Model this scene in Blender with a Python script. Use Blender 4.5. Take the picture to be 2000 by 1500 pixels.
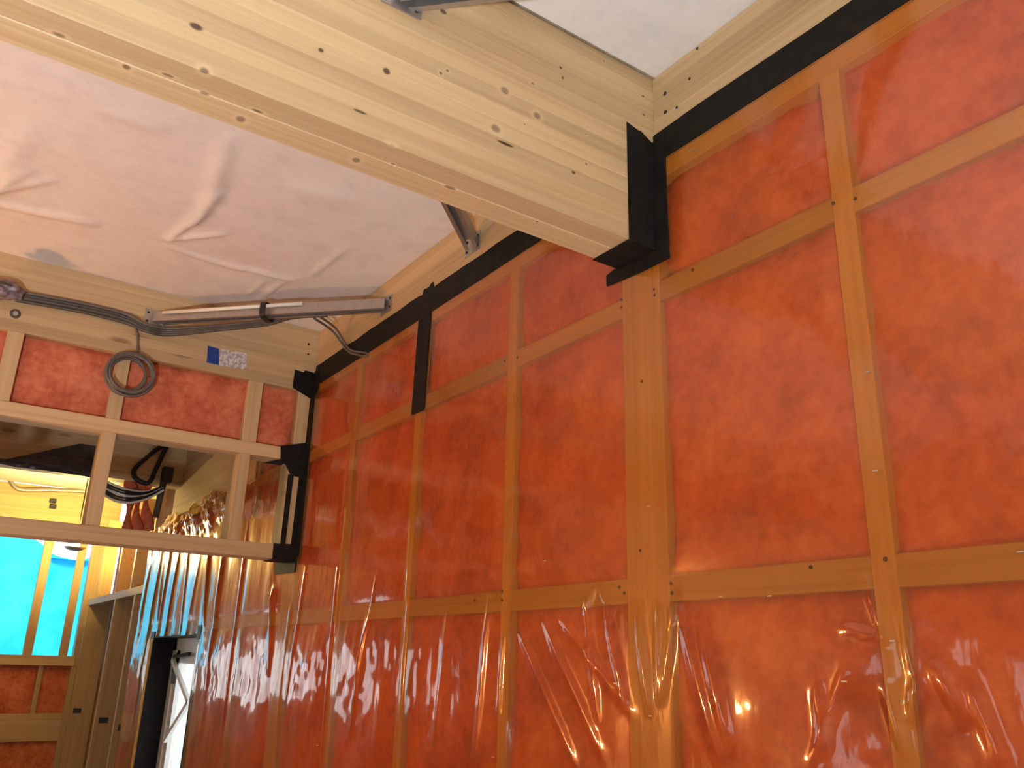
import bpy, bmesh, math, random
import numpy as np
from mathutils import Matrix, Vector

random.seed(7)
for o in list(bpy.data.objects):
    bpy.data.objects.remove(o, do_unlink=True)
SC = bpy.context.scene
COL = SC.collection

# ------------------------------------------------------------------ camera
H = 1.6                      # camera height above the floor; z below is counted from the camera
F = 1632.12                  # focal length in pixels of a 2000 x 1500 frame
RM = np.array([[0.8211448965765422, -0.5701251180928749, 0.026046277006232244],
               [0.2017126916351323, 0.24722736429204473, -0.9477291914774593],
               [0.53388486479728, 0.7834768535603295, 0.31801096062179357]])
cam_d = bpy.data.cameras.new('camera')
cam_d.sensor_width = 36.0
cam_d.lens = F / 2000 * 36.0
cam_d.clip_start = 0.02
cam = bpy.data.objects.new('camera', cam_d)
COL.objects.link(cam)
cam.matrix_world = Matrix(((RM[0][0], -RM[1][0], -RM[2][0], 0),
                           (RM[0][1], -RM[1][1], -RM[2][1], 0),
                           (RM[0][2], -RM[1][2], -RM[2][2], H),
                           (0, 0, 0, 1)))
SC.camera = cam

# ------------------------------------------------------------------ world, exposure
w = bpy.data.worlds.new('world')
SC.world = w
w.use_nodes = True
bg = w.node_tree.nodes['Background']
bg.inputs[0].default_value = (0.92, 0.96, 1.0, 1)
bg.inputs[1].default_value = 3.0
SC.view_settings.view_transform = 'Standard'
SC.view_settings.look = 'None'
SC.view_settings.gamma = 1
SC.view_settings.exposure = -0.1
SC.view_settings.use_curve_mapping = False

LAMP_WARM = 305.0     # emission of the bulb in the left bay
LAMP_FAR = 4200.0      # bulb in the far room
LAMP_NEAR = 2000.0     # flood lamp in the near bay


def portal(name, x, y, z, sx, sy, d):
    """a portal: no light of its own, only guides the sampling of daylight through an opening"""
    l = bpy.data.lights.new(name, 'AREA')
    l.shape = 'RECTANGLE'
    l.size, l.size_y = sx, sy
    l.cycles.is_portal = True
    o = bpy.data.objects.new(name, l)
    COL.objects.link(o)
    o.location = (x, y, z + H)
    o.rotation_euler = Vector(d).to_track_quat('-Z', 'Z').to_euler()


portal('window_left_offscreen', -3.22, 3.125, -0.05, .76, .92, (1, 0, 0))
portal('window_far_offscreen', -1.1, 9.52, -0.08, 2.6, .76, (0, -1, 0))

# ------------------------------------------------------------------ helpers
def px(u, v, ax, val):
    """the point where the photo's pixel (u, v) meets the plane coordinate[ax] = val"""
    d = RM.T @ np.array([u - 1000.0, v - 750.0, F])
    return d * (val / d[ax])


def wl(u, v):                    # on the right-hand wall, as (y, z)
    p = px(u, v, 0, 1.4)
    return float(p[1]), float(p[2])


BASE = {}


def link(name, me, mat, parent, c):
    o = bpy.data.objects.new(name, me)
    COL.objects.link(o)
    o.location = c
    BASE[o.name] = Vector(c)
    if parent is not None:
        o.parent = parent
        o.location = Vector(c) - BASE[parent.name]
    if mat is not None and not me.materials:
        me.materials.append(mat)
    return o


def obj(name, verts, faces, mat, parent=None, smooth=False):
    v = np.array(verts, dtype=float)
    v[:, 2] += H
    c = (v.min(0) + v.max(0)) / 2
    me = bpy.data.meshes.new(name)
    me.from_pydata((v - c).tolist(), [], [list(f) for f in faces])
    me.update()
    if smooth:
        me.polygons.foreach_set('use_smooth', [True] * len(me.polygons))
    return link(name, me, mat, parent, c)


def root(name, loc, label=None, cat=None, group=None, kind=None):
    o = bpy.data.objects.new(name, None)
    o.empty_display_size = 0.05
    COL.objects.link(o)
    o.location = (loc[0], loc[1], loc[2] + H)
    BASE[o.name] = Vector(o.location)
    return tag(o, label, cat, group, kind)


def tag(o, label=None, cat=None, group=None, kind=None):
    if label: o['label'] = label
    if cat: o['category'] = cat
    if group: o['group'] = group
    if kind: o['kind'] = kind
    return o


class MB:
    """collects boxes, tubes, discs and sheets into one mesh"""
    def __init__(s):
        s.v, s.f = [], []

    def add(s, v, f):
        n = len(s.v)
        s.v += [tuple(map(float, p)) for p in v]
        s.f += [[i + n for i in q] for q in f]
        return s

    def box(s, x0, x1, y0, y1, z0, z1, b=0.0):
        if b <= 0:
            v = [(x, y, z) for x in (x0, x1) for y in (y0, y1) for z in (z0, z1)]
            return s.add(v, [(0, 1, 3, 2), (4, 6, 7, 5), (0, 4, 5, 1), (2, 3, 7, 6), (0, 2, 6, 4), (1, 5, 7, 3)])
        bm = bmesh.new()
        bmesh.ops.create_cube(bm, size=1.0)
        for p in bm.verts:
            p.co = Vector(((x0 + x1) / 2 + p.co.x * (x1 - x0), (y0 + y1) / 2 + p.co.y * (y1 - y0), (z0 + z1) / 2 + p.co.z * (z1 - z0)))
        bmesh.ops.bevel(bm, geom=bm.edges[:], offset=b, segments=1, affect='EDGES')
        bm.verts.index_update()
        s.add([p.co[:] for p in bm.verts], [[q.index for q in f.verts] for f in bm.faces])
        bm.free()
        return s

    def prism(s, poly, d):
        """poly: 3-D outline; d: thickness vector"""
        n = len(poly)
        d = Vector(d)
        v = [Vector(p) for p in poly] + [Vector(p) + d for p in poly]
        f = [list(range(n))[::-1], list(range(n, 2 * n))] + [(i, (i + 1) % n, n + (i + 1) % n, n + i) for i in range(n)]
        return s.add([p[:] for p in v], f)

    def tube(s, pts, r, k=8, closed=False):
        pts = [Vector(p) for p in pts]
        n = len(pts)
        rr = r if isinstance(r, (list, tuple)) else [r] * n
        v, f = [], []
        up = Vector((0.13, 0.31, 0.94))
        prev = None
        for i, p in enumerate(pts):
            a = pts[(i - 1) % n] if closed or i > 0 else p
            b = pts[(i + 1) % n] if closed or i < n - 1 else p
            t = (b - a).normalized()
            if prev is None:
                e = t.cross(up)
                if e.length < 1e-3: e = t.cross(Vector((1, 0, 0)))
            else:
                e = prev - t * prev.dot(t)
            e.normalize()
            prev = e
            g = t.cross(e)
            for j in range(k):
                q = 2 * math.pi * j / k
                v.append((p + (e * math.cos(q) + g * math.sin(q)) * rr[i])[:])
        m = n if closed else n - 1
        for i in range(m):
            for j in range(k):
                a, b = i * k + j, i * k + (j + 1) % k
                c, d = ((i + 1) % n) * k + (j + 1) % k, ((i + 1) % n) * k + j
                f.append((a, b, c, d))
        if not closed:
            f.append(list(range(k))[::-1])
            f.append([(n - 1) * k + j for j in range(k)])
        return s.add(v, f)

    def bar(s, a, b, w1, w2, up=(0, 0, 1)):
        """rectangular bar from a to b; w1 across (horizontal), w2 along up"""
        a, b = Vector(a), Vector(b)
        t = (b - a).normalized()
        e = t.cross(Vector(up)).normalized()
        g = e.cross(t).normalized()
        v = []
        for p in (a, b):
            for i, j in ((-1, -1), (1, -1), (1, 1), (-1, 1)):
                v.append((p + e * (w1 / 2 * i) + g * (w2 / 2 * j))[:])
        return s.add(v, [(3, 2, 1, 0), (4, 5, 6, 7), (0, 1, 5, 4), (1, 2, 6, 5), (2, 3, 7, 6), (3, 0, 4, 7)])

    def disc(s, c, n, r, t, k=20):
        c, n = Vector(c), Vector(n).normalized()
        return s.tube([c, c + n * t], r, k)

    def lathe(s, c, n, prof, k=20):
        c, n = Vector(c), Vector(n).normalized()
        return s.tube([c + n * h for h, r in prof], [max(r, 1e-4) for h, r in prof], k)

    def build(s, name, mat, parent=None, smooth=False):
        return obj(name, s.v, s.f, mat, parent, smooth)


def spline(pts, n=8):
    P = [Vector(p) for p in pts]
    out = []
    for i in range(len(P) - 1):
        a, b, c, d = P[max(i - 1, 0)], P[i], P[i + 1], P[min(i + 2, len(P) - 1)]
        for k in range(n):
            t = k / n
            out.append(0.5 * ((2 * b) + (c - a) * t + (2 * a - 5 * b + 4 * c - d) * t * t + (3 * b - a - 3 * c + d) * t ** 3))
    out.append(P[-1])
    return out


RNG = np.random.RandomState(3)
TAB = RNG.rand(256, 256)


def vnoise(x, y, seed=0):
    x = np.asarray(x, float) + seed * 17.31
    y = np.asarray(y, float) + seed * 5.77
    xi, yi = np.floor(x).astype(int), np.floor(y).astype(int)
    fx, fy = x - xi, y - yi
    fx = fx * fx * fx * (fx * (fx * 6 - 15) + 10)
    fy = fy * fy * fy * (fy * (fy * 6 - 15) + 10)
    g = lambda a, b: TAB[a % 256, b % 256]
    return (g(xi, yi) * (1 - fx) * (1 - fy) + g(xi + 1, yi) * fx * (1 - fy) + g(xi, yi + 1) * (1 - fx) * fy + g(xi + 1, yi + 1) * fx * fy) * 2 - 1


def fbm(x, y, seed=0, n=3):
    a, t = 1.0, 0
    for i in range(n):
        t = t + a * vnoise(x, y, seed + i * 3)
        x, y, a = np.asarray(x) * 2.03, np.asarray(y) * 2.03, a * 0.5
    return t


def seg_ridge(Y, Z, p, q, amp, wid, asym=0.0):
    """a crease along p-q: height falls off across it and fades at its ends"""
    d = np.array(q, float) - np.array(p, float)
    L = np.hypot(*d)
    d /= L
    t = ((Y - p[0]) * d[0] + (Z - p[1]) * d[1]) / L
    s = (Y - p[0]) * -d[1] + (Z - p[1]) * d[0]
    tt = np.clip(t, 0, 1)
    env = np.clip(np.sin(np.pi * np.clip(t, 0, 1)), 0, 1) ** 0.6
    env = np.where((t < 0) | (t > 1), 0, env)
    prof = np.exp(-(s / wid) ** 2)
    if asym:
        prof = prof * (1 + asym * np.tanh(s / wid))
    return amp * env * prof


def grid_faces(nu, nv, keep=None):
    i = np.arange(nu - 1)[:, None]
    j = np.arange(nv - 1)[None, :]
    a = i * nv + j
    f = np.stack([a, a + nv, a + nv + 1, a + 1], -1).reshape(-1, 4)
    if keep is not None:
        f = f[keep.reshape(-1)]
    return f


# ------------------------------------------------------------------ materials
def nmat(name):
    m = bpy.data.materials.new(name)
    m.use_nodes = True
    nt = m.node_tree
    b = nt.nodes['Principled BSDF']
    return m, nt, b


def N(nt, t, **k):
    n = nt.nodes.new(t)
    for a, b in k.items():
        setattr(n, a, b)
    return n


def mth(nt, op, a, b=None, c=None):
    n = N(nt, 'ShaderNodeMath', operation=op)
    for i, q in enumerate((a, b, c)):
        if q is None: continue
        if isinstance(q, (int, float)): n.inputs[i].default_value = q
        else: nt.links.new(q, n.inputs[i])
    return n.outputs[0]


def ramp(nt, src, stops):
    r = N(nt, 'ShaderNodeValToRGB')
    el = r.color_ramp.elements
    while len(el) < len(stops): el.new(0.5)
    for e, (p, c) in zip(el, stops):
        e.position = p
        e.color = (*c, 1) if len(c) == 3 else c
    nt.links.new(src, r.inputs[0])
    return r.outputs[0]


def mixc(nt, fac, a, b, mode='MIX'):
    m = N(nt, 'ShaderNodeMix', data_type='RGBA', blend_type=mode)
    for i, q in ((0, fac), (6, a), (7, b)):
        if isinstance(q, (int, float)): m.inputs[i].default_value = q
        elif isinstance(q, tuple): m.inputs[i].default_value = (*q, 1)
        else: nt.links.new(q, m.inputs[i])
    return m.outputs[2]


def bump(nt, b, h, strength, dist=0.01):
    n = N(nt, 'ShaderNodeBump')
    n.inputs['Strength'].default_value = strength
    n.inputs['Distance'].default_value = dist
    nt.links.new(h, n.inputs['Height'])
    nt.links.new(n.outputs[0], b.inputs['Normal'])
    return n


def wood(name, axis, light, dark, knots=(), rough=0.55, knot_density=1.0, var=0.16):
    """spruce: grain stretched along an axis, tone that varies from board to board, knots"""
    m, nt, b = nmat(name)
    geo = N(nt, 'ShaderNodeNewGeometry')
    oi = N(nt, 'ShaderNodeObjectInfo')
    off = N(nt, 'ShaderNodeVectorMath', operation='MULTIPLY')
    nt.links.new(oi.outputs['Random'], off.inputs[0])
    off.inputs[1].default_value = (37, 53, 71)
    add = N(nt, 'ShaderNodeVectorMath', operation='ADD')
    nt.links.new(geo.outputs['Position'], add.inputs[0])
    nt.links.new(off.outputs[0], add.inputs[1])

    def scaled(along, across):
        sc = N(nt, 'ShaderNodeVectorMath', operation='MULTIPLY')
        v = [across] * 3
        v[axis] = along
        sc.inputs[1].default_value = v
        nt.links.new(add.outputs[0], sc.inputs[0])
        return sc.outputs[0]

    def noise(vec, detail=3.0, dist=0.0):
        n = N(nt, 'ShaderNodeTexNoise')
        n.inputs['Scale'].default_value = 1
        n.inputs['Detail'].default_value = detail
        n.inputs['Distortion'].default_value = dist
        nt.links.new(vec, n.inputs['Vector'])
        return n.outputs['Fac']
    g1 = noise(scaled(1.1, 75), 4, 0.3)
    g2 = noise(scaled(0.5, 16), 2, 0.6)
    c = ramp(nt, g1, [(0.28, dark), (0.62, light)])
    c2 = ramp(nt, g2, [(0.3, dark), (0.7, light)])
    c = mixc(nt, 0.5, c, c2)
    tone = mth(nt, 'MULTIPLY_ADD', oi.outputs['Random'], var * 2, 1 - var)
    c = mixc(nt, 1.0, c, tone, 'MULTIPLY')
    # wandering small knots
    vo = N(nt, 'ShaderNodeTexVoronoi')
    vo.inputs['Scale'].default_value = 1
    nt.links.new(scaled(2.2, 6.5), vo.inputs['Vector'])
    vd = ramp(nt, vo.outputs['Distance'], [(0.035 * knot_density, (1, 1, 1)), (0.085 * knot_density, (0, 0, 0))])
    c = mixc(nt, mth(nt, 'MULTIPLY', vd, 0.75), c, (0.16, 0.07, 0.025))
    # the knots that can be told apart one by one
    tot = None
    ring = None
    for (kp, ra, rc, dk) in knots:
        sv = N(nt, 'ShaderNodeVectorMath', operation='SUBTRACT')
        nt.links.new(geo.outputs['Position'], sv.inputs[0])
        sv.inputs[1].default_value = (kp[0], kp[1], kp[2] + H)
        ml = N(nt, 'ShaderNodeVectorMath', operation='MULTIPLY')
        v = [1 / rc] * 3
        v[axis] = 1 / ra
        ml.inputs[1].default_value = v
        nt.links.new(sv.outputs[0], ml.inputs[0])
        ln = N(nt, 'ShaderNodeVectorMath', operation='LENGTH')
        nt.links.new(ml.outputs[0], ln.inputs[0])
        s = N(nt, 'ShaderNodeMapRange', interpolation_type='SMOOTHSTEP')
        s.inputs[1].default_value, s.inputs[2].default_value = 0.55, 1.15
        s.inputs[3].default_value, s.inputs[4].default_value = dk, 0
        nt.links.new(ln.outputs['Value'], s.inputs[0])
        tot = s.outputs[0] if tot is None else mth(nt, 'MAXIMUM', tot, s.outputs[0])
        if dk < 0.8:
            s2 = N(nt, 'ShaderNodeMapRange', interpolation_type='SMOOTHSTEP')
            s2.inputs[1].default_value, s2.inputs[2].default_value = 1.2, 2.4
            s2.inputs[3].default_value, s2.inputs[4].default_value = 0.55, 0
            nt.links.new(ln.outputs['Value'], s2.inputs[0])
            ring = s2.outputs[0] if ring is None else mth(nt, 'MAXIMUM', ring, s2.outputs[0])
    if ring is not None:
        c = mixc(nt, ring, c, tuple(min(1, q * 1.12) for q in light))
    if tot is not None:
        c = mixc(nt, tot, c, (0.06, 0.028, 0.012))
    nt.links.new(c, b.inputs['Base Color'])
    b.inputs['Roughness'].default_value = rough
    bump(nt, b, g1, 0.12, 0.002)
    return m


def plain(name, col, rough=0.5, metal=0.0, var=0.15, scale=20, bmp=0.1, spec=0.5):
    m, nt, b = nmat(name)
    tc = N(nt, 'ShaderNodeTexCoord')
    n = N(nt, 'ShaderNodeTexNoise')
    n.inputs['Scale'].default_value = scale
    n.inputs['Detail'].default_value = 4
    nt.links.new(tc.outputs['Object'], n.inputs['Vector'])
    lo = tuple(q * (1 - var) for q in col)
    hi = tuple(min(1, q * (1 + var)) for q in col)
    nt.links.new(ramp(nt, n.outputs['Fac'], [(0.3, lo), (0.7, hi)]), b.inputs['Base Color'])
    b.inputs['Roughness'].default_value = rough
    b.inputs['Metallic'].default_value = metal
    b.inputs['Specular IOR Level'].default_value = spec
    if bmp:
        bump(nt, b, n.outputs['Fac'], bmp, 0.004)
    return m


def emit(name, col, s):
    m, nt, b = nmat(name)
    b.inputs['Base Color'].default_value = (*col, 1)
    b.inputs['Emission Color'].default_value = (*col, 1)
    b.inputs['Emission Strength'].default_value = s
    return m


SPR_L, SPR_D = (0.59, 0.42, 0.225), (0.43, 0.275, 0.128)
# knots of the near beam, read off the photograph on the two faces that it shows
bf = lambda u, v: tuple(px(u, v, 1, 1.40))
bb = lambda u, v: tuple(px(u, v, 2, 1.03))
KN = [(bf(383, 52), .014, .008, .95), (bf(627, 98), .007, .006, .9), (bf(755, 139), .010, .0095, .9), (bf(866, 23), .010, .007, .85),
      (bf(703, 218), .017, .004, .85), (bf(987, 281), .026, .0045, 1.0), (bf(986, 177), .013, .011, .6), (bf(1049, 226), .012, .010, .6),
      (bf(968, 251), .014, .011, .6), (bf(929, 330), .012, .010, .65), (bf(1095, 132), .005, .005, .85), (bf(1099, 152), .005, .005, .8),
      (bf(1120, 337), .007, .005, .9), (bf(1145, 320), .004, .004, .7), (bf(861, 143), .005, .005, .7), (bf(874, 138), .005, .004, .75),
      (bf(1041, 163), .007, .003, .7), (bf(1256, 188), .005, .004, .9), (bf(1257, 224), .005, .004, .9), (bf(1180, 119), .005, .003, .7),
      (bf(1145, 262), .003, .003, .6), (bf(1025, 243), .003, .003, .6)]
KN2 = [(bb(400, 138), .010, .010, .7), (bb(115, 68), .012, .006, .6), (bb(247, 130), .008, .008, .7), (bb(328, 147), .012, .005, .65),
       (bb(400, 182), .010, .005, .6), (bb(503, 217), .012, .005, .7), (bb(470, 232), .010, .012, .6), (bb(769, 282), .012, .007, .6),
       (bb(696, 312), .010, .011, .6), (bb(879, 366), .016, .006, .65), (bb(1049, 432), .004, .004, .75), (bb(767, 320), .006, .004, .65)]
M = {}
M['beam'] = wood('spruce_glulam_beam', 0, SPR_L, SPR_D, KN, knot_density=0.3, var=0.13)
M['beam_under'] = wood('spruce_glulam_underside', 0, SPR_L, SPR_D, KN2, knot_density=0.3, var=0.14)
M['wood_x'] = wood('spruce_along_x', 0, SPR_L, SPR_D, knot_density=1.5)
M['wood_y'] = wood('spruce_along_y', 1, SPR_L, SPR_D, knot_density=0.8)
M['wood_z'] = wood('spruce_along_z', 2, SPR_L, SPR_D, knot_density=0.6)
M['black'] = plain('black_tape', (0.010, 0.009, 0.008), 0.6, 0, 0.4, 30, 0.25, 0.15)
M['steel'] = plain('galvanised_steel', (0.46, 0.43, 0.40), 0.45, 0.85, 0.07, 60, 0.0)
M['dark'] = plain('dark_hole', (0.02, 0.018, 0.016), 0.8)
M['grey'] = plain('grey_cable_sheath', (0.125, 0.10, 0.082), 0.5, 0, 0.15, 30)
M['conduit'] = plain('grey_corrugated_conduit', (0.075, 0.062, 0.052), 0.55, 0, 0.2, 30)
M['white_tube'] = plain('pale_plastic_tube', (0.78, 0.74, 0.66), 0.35, 0, 0.05)
M['rubber'] = plain('black_rubber', (0.010, 0.010, 0.012), 0.5)
M['white'] = plain('white_painted_frame', (0.8, 0.8, 0.78), 0.35, 0, 0.04)
M['yellow'] = plain('yellow_foam_edge', (0.75, 0.48, 0.12), 0.9)
M['blue_print'] = plain('blue_label_print', (0.012, 0.05, 0.26), 0.5, 0, 0.5, 90, 0)
M['sheathing'] = plain('brown_sheathing_board', (0.30, 0.17, 0.09), 0.8, 0, 0.25, 12)
M['osb'] = plain('strand_board', (0.50, 0.34, 0.19), 0.8, 0, 0.3, 25)
M['concrete'] = plain('concrete_floor', (0.33, 0.31, 0.29), 0.8, 0, 0.2, 5)
M['dark_film'] = plain('dark_plastic_sheet', (0.05, 0.04, 0.045), 0.35, 0, 0.4, 10)
M['stamp'] = plain('dark_ink', (0.03, 0.03, 0.05), 0.7)
M['bulb_warm'] = emit('warm_bulb', (1.0, 0.46, 0.155), LAMP_WARM)
M['bulb_far'] = emit('far_bulb', (1.0, 0.72, 0.20), LAMP_FAR)
M['bulb_near'] = emit('near_bulb', (0.84, 0.96, 1.06), LAMP_NEAR)


def paper_mat():
    m, nt, b = nmat('printed_paper')
    tc = N(nt, 'ShaderNodeTexCoord')
    n = N(nt, 'ShaderNodeTexNoise')
    n.inputs['Scale'].default_value = 70
    n.inputs['Detail'].default_value = 2
    nt.links.new(tc.outputs['Object'], n.inputs['Vector'])
    nt.links.new(ramp(nt, n.outputs['Fac'], [(0.42, (0.38, 0.33, 0.34)), (0.55, (0.70, 0.63, 0.60))]), b.inputs['Base Color'])
    b.inputs['Roughness'].default_value = 0.5
    return m


M['paper'] = paper_mat()


def insulation_mat(name, a, b_, c):
    m, nt, b = nmat(name)
    geo = N(nt, 'ShaderNodeNewGeometry')

    def noise(s, d):
        n = N(nt, 'ShaderNodeTexNoise')
        n.inputs['Scale'].default_value = s
        n.inputs['Detail'].default_value = d
        n.inputs['Roughness'].default_value = 0.6
        nt.links.new(geo.outputs['Position'], n.inputs['Vector'])
        return n.outputs['Fac']
    n1, n2 = noise(5, 4), noise(38, 5)
    f = mth(nt, 'ADD', mth(nt, 'MULTIPLY', n1, 0.65), mth(nt, 'MULTIPLY', n2, 0.35))
    nt.links.new(ramp(nt, f, [(0.36, a), (0.5, b_), (0.66, c)]), b.inputs['Base Color'])
    b.inputs['Roughness'].default_value = 0.95
    b.inputs['Specular IOR Level'].default_value = 0.1
    bump(nt, b, n2, 0.35, 0.006)
    return m


M['batt'] = insulation_mat('pink_glass_wool', (0.42, 0.09, 0.045), (0.60, 0.16, 0.08), (0.73, 0.26, 0.145))
M['batt_red'] = M['batt']


def membrane_mat(name, col):
    m, nt, b = nmat(name)
    geo = N(nt, 'ShaderNodeNewGeometry')
    n = N(nt, 'ShaderNodeTexNoise')
    n.inputs['Scale'].default_value = 9
    n.inputs['Detail'].default_value = 6
    n.inputs['Roughness'].default_value = 0.7
    nt.links.new(geo.outputs['Position'], n.inputs['Vector'])
    nt.links.new(ramp(nt, n.outputs['Fac'], [(0.3, tuple(q * 0.88 for q in col)), (0.55, col)]), b.inputs['Base Color'])
    b.inputs['Roughness'].default_value = 0.75
    bump(nt, b, n.outputs['Fac'], 0.10, 0.01)
    return m


M['membrane'] = membrane_mat('pale_fleece_membrane', (0.77, 0.70, 0.645))


def film_mat(name, tint, fres=1.55, rough=0.075, haze=0.05):
    """thin clear plastic: lets light through tinted, mirrors the lamps and windows"""
    m = bpy.data.materials.new(name)
    m.use_nodes = True
    nt = m.node_tree
    nt.nodes.clear()
    out = N(nt, 'ShaderNodeOutputMaterial')
    tr = N(nt, 'ShaderNodeBsdfTransparent')
    tr.inputs[0].default_value = (*tint, 1)
    gl = N(nt, 'ShaderNodeBsdfGlossy')
    gl.inputs['Roughness'].default_value = rough
    gl.inputs['Color'].default_value = (1, 0.96, 0.92, 1)
    df = N(nt, 'ShaderNodeBsdfDiffuse')
    df.inputs[0].default_value = (0.70, 0.33, 0.14, 1)
    geo = N(nt, 'ShaderNodeNewGeometry')

    def noise(s, vec):
        n = N(nt, 'ShaderNodeTexNoise')
        n.inputs['Scale'].default_value = 1
        n.inputs['Detail'].default_value = 2
        sc = N(nt, 'ShaderNodeVectorMath', operation='MULTIPLY')
        sc.inputs[1].default_value = vec
        nt.links.new(geo.outputs['Position'], sc.inputs[0])
        nt.links.new(sc.outputs[0], n.inputs['Vector'])
        return n.outputs['Fac']
    n1 = noise(1, (22, 22, 7))
    n2 = noise(1, (70, 60, 40))
    hgt = mth(nt, 'ADD', n1, mth(nt, 'MULTIPLY', n2, 0.12))
    bp = N(nt, 'ShaderNodeBump')
    bp.inputs['Strength'].default_value = 0.10
    bp.inputs['Distance'].default_value = 0.012
    nt.links.new(hgt, bp.inputs['Height'])
    nt.links.new(bp.outputs[0], gl.inputs['Normal'])
    g2 = N(nt, 'ShaderNodeBsdfGlossy')
    g2.inputs['Roughness'].default_value = rough * 4.0
    g2.inputs['Color'].default_value = (1, 0.96, 0.92, 1)
    nt.links.new(bp.outputs[0], g2.inputs['Normal'])
    mg = N(nt, 'ShaderNodeMixShader')
    mg.inputs[0].default_value = 0.28
    nt.links.new(gl.outputs[0], mg.inputs[1])
    nt.links.new(g2.outputs[0], mg.inputs[2])
    dt = N(nt, 'ShaderNodeVectorMath', operation='DOT_PRODUCT')
    nt.links.new(bp.outputs[0], dt.inputs[0])
    nt.links.new(geo.outputs['Incoming'], dt.inputs[1])
    cosv = mth(nt, 'ABSOLUTE', dt.outputs['Value'])
    f0 = ((fres - 1) / (fres + 1)) ** 2
    schlick = mth(nt, 'MULTIPLY_ADD', mth(nt, 'POWER', mth(nt, 'SUBTRACT', 1.0, cosv), 5.0), 1 - f0, f0)   # the same from both sides of the sheet
    m1 = N(nt, 'ShaderNodeMixShader')
    m1.inputs[0].default_value = haze
    nt.links.new(tr.outputs[0], m1.inputs[1])
    nt.links.new(df.outputs[0], m1.inputs[2])
    m2 = N(nt, 'ShaderNodeMixShader')
    nt.links.new(mth(nt, 'MINIMUM', mth(nt, 'MULTIPLY', schlick, 1.6), 0.9), m2.inputs[0])
    nt.links.new(m1.outputs[0], m2.inputs[1])
    nt.links.new(mg.outputs[0], m2.inputs[2])
    nt.links.new(m2.outputs[0], out.inputs[0])
    return m


M['film'] = film_mat('amber_vapour_film', (0.80, 0.535, 0.19))
M['glass'] = film_mat('window_glass', (0.95, 0.97, 0.97), 1.45, 0.0, 0.0)


def tarp_mat():
    m = bpy.data.materials.new('blue_tarpaulin')
    m.use_nodes = True
    nt = m.node_tree
    nt.nodes.clear()
    out = N(nt, 'ShaderNodeOutputMaterial')
    tl = N(nt, 'ShaderNodeBsdfTranslucent')
    df = N(nt, 'ShaderNodeBsdfDiffuse')
    geo = N(nt, 'ShaderNodeNewGeometry')
    n = N(nt, 'ShaderNodeTexNoise')
    n.inputs['Scale'].default_value = 3
    nt.links.new(geo.outputs['Position'], n.inputs['Vector'])
    c = ramp(nt, n.outputs['Fac'], [(0.35, (0.02, 0.40, 0.80)), (0.65, (0.05, 0.62, 0.92))])
    nt.links.new(c, tl.inputs[0])
    nt.links.new(c, df.inputs[0])
    mx = N(nt, 'ShaderNodeMixShader')
    mx.inputs[0].default_value = 0.2
    nt.links.new(tl.outputs[0], mx.inputs[1])
    nt.links.new(df.outputs[0], mx.inputs[2])
    nt.links.new(mx.outputs[0], out.inputs[0])
    return m


M['tarp'] = tarp_mat()

# ------------------------------------------------------------------ heights and lines of the building
ZC = 1.557            # ceiling
ZF = -H               # floor
XW = 1.402            # face of the studs of the right-hand wall
XL, YB, YG = -3.2, -2.6, 9.40
TOPP = 1.235          # underside of the ledger beam
R1 = (0.886, 0.942)   # upper row of noggings
R2 = (0.144, 0.203)   # lower row

# ------------------------------------------------------------------ setting: floor, plain walls behind the camera
tag(MB().box(XL - .1, 1.65, YB - .1, YG + .1, ZF - .1, ZF).build('floor', M['concrete']), kind='structure')
tag(MB().box(XL, 1.6, YB - .1, YB, ZF, ZC + .1).build('wall_back', M['osb']), kind='structure')
wlft = root('wall_left', (XL, 3, ZF), kind='structure')
ops = [(2.75, 3.5)]
ys = [YB] + [q for o in ops for q in o] + [YG]
for i in range(0, len(ys), 2):
    MB().box(XL - .1, XL, ys[i], ys[i + 1], ZF, ZC).build('panel', M['osb'], wlft)
for k, (a, b) in enumerate(ops):
    MB().box(XL - .1, XL, a, b, ZF, -0.5).build('panel', M['osb'], wlft)
    MB().box(XL - .1, XL, a, b, 0.4, ZC).build('panel', M['osb'], wlft)
    wr = root('window_%d' % (k + 3), (XL, (a + b) / 2, -.5), kind='structure')
    f = MB()
    for (p, q, r, s) in ((a, a + .06, -.5, .4), (b - .06, b, -.5, .4), (a, b, -.5, -.44), (a, b, .34, .4), ((a + b) / 2 - .03, (a + b) / 2 + .03, -.5, .4)):
        f.box(XL - .09, XL - .03, p, q, r, s)
    f.build('window_frame', M['white'], wr)
    MB().box(XL - .065, XL - .06, a + .05, b - .05, -.45, .35).build('pane', M['glass'], wr)

# ------------------------------------------------------------------ setting: right-hand wall with studs, noggings, insulation
wr = root('wall_right', (1.5, 3, ZF), kind='structure')
SW = 0.024
YS = [-2.13, -1.53, -0.93, -0.33, 0.27, 0.868, 2.060, 2.675, 3.254, 4.50, 5.145]
posts = [(1.40, 1.54, 1.03), (3.78, 3.92, TOPP)]
for y in YS:
    MB().box(XW, XW + .148, y - SW, y + SW, ZF, TOPP, .0015).build('stud', M['wood_z'], wr)
MB().box(XW, XW + .148, 6.345, 6.393, ZF, TOPP, .0015).build('stud', M['wood_z'], wr)
for a, b, t in posts:
    MB().box(XW - .001, XW + .148, a, b, ZF, t, .002).build('post', M['wood_z'], wr)
MB().box(XW, XW + .148, YB, 6.9, TOPP, TOPP + .05, .0015).build('top_plate', M['wood_y'], wr)
MB().box(XW, XW + .148, 5.17, 6.345, .13, .18, .0015).build('lintel', M['wood_y'], wr)
edges = sorted([(y - SW, y + SW) for y in YS] + [(a, b) for a, b, t in posts] + [(6.345, 6.9)])
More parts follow.
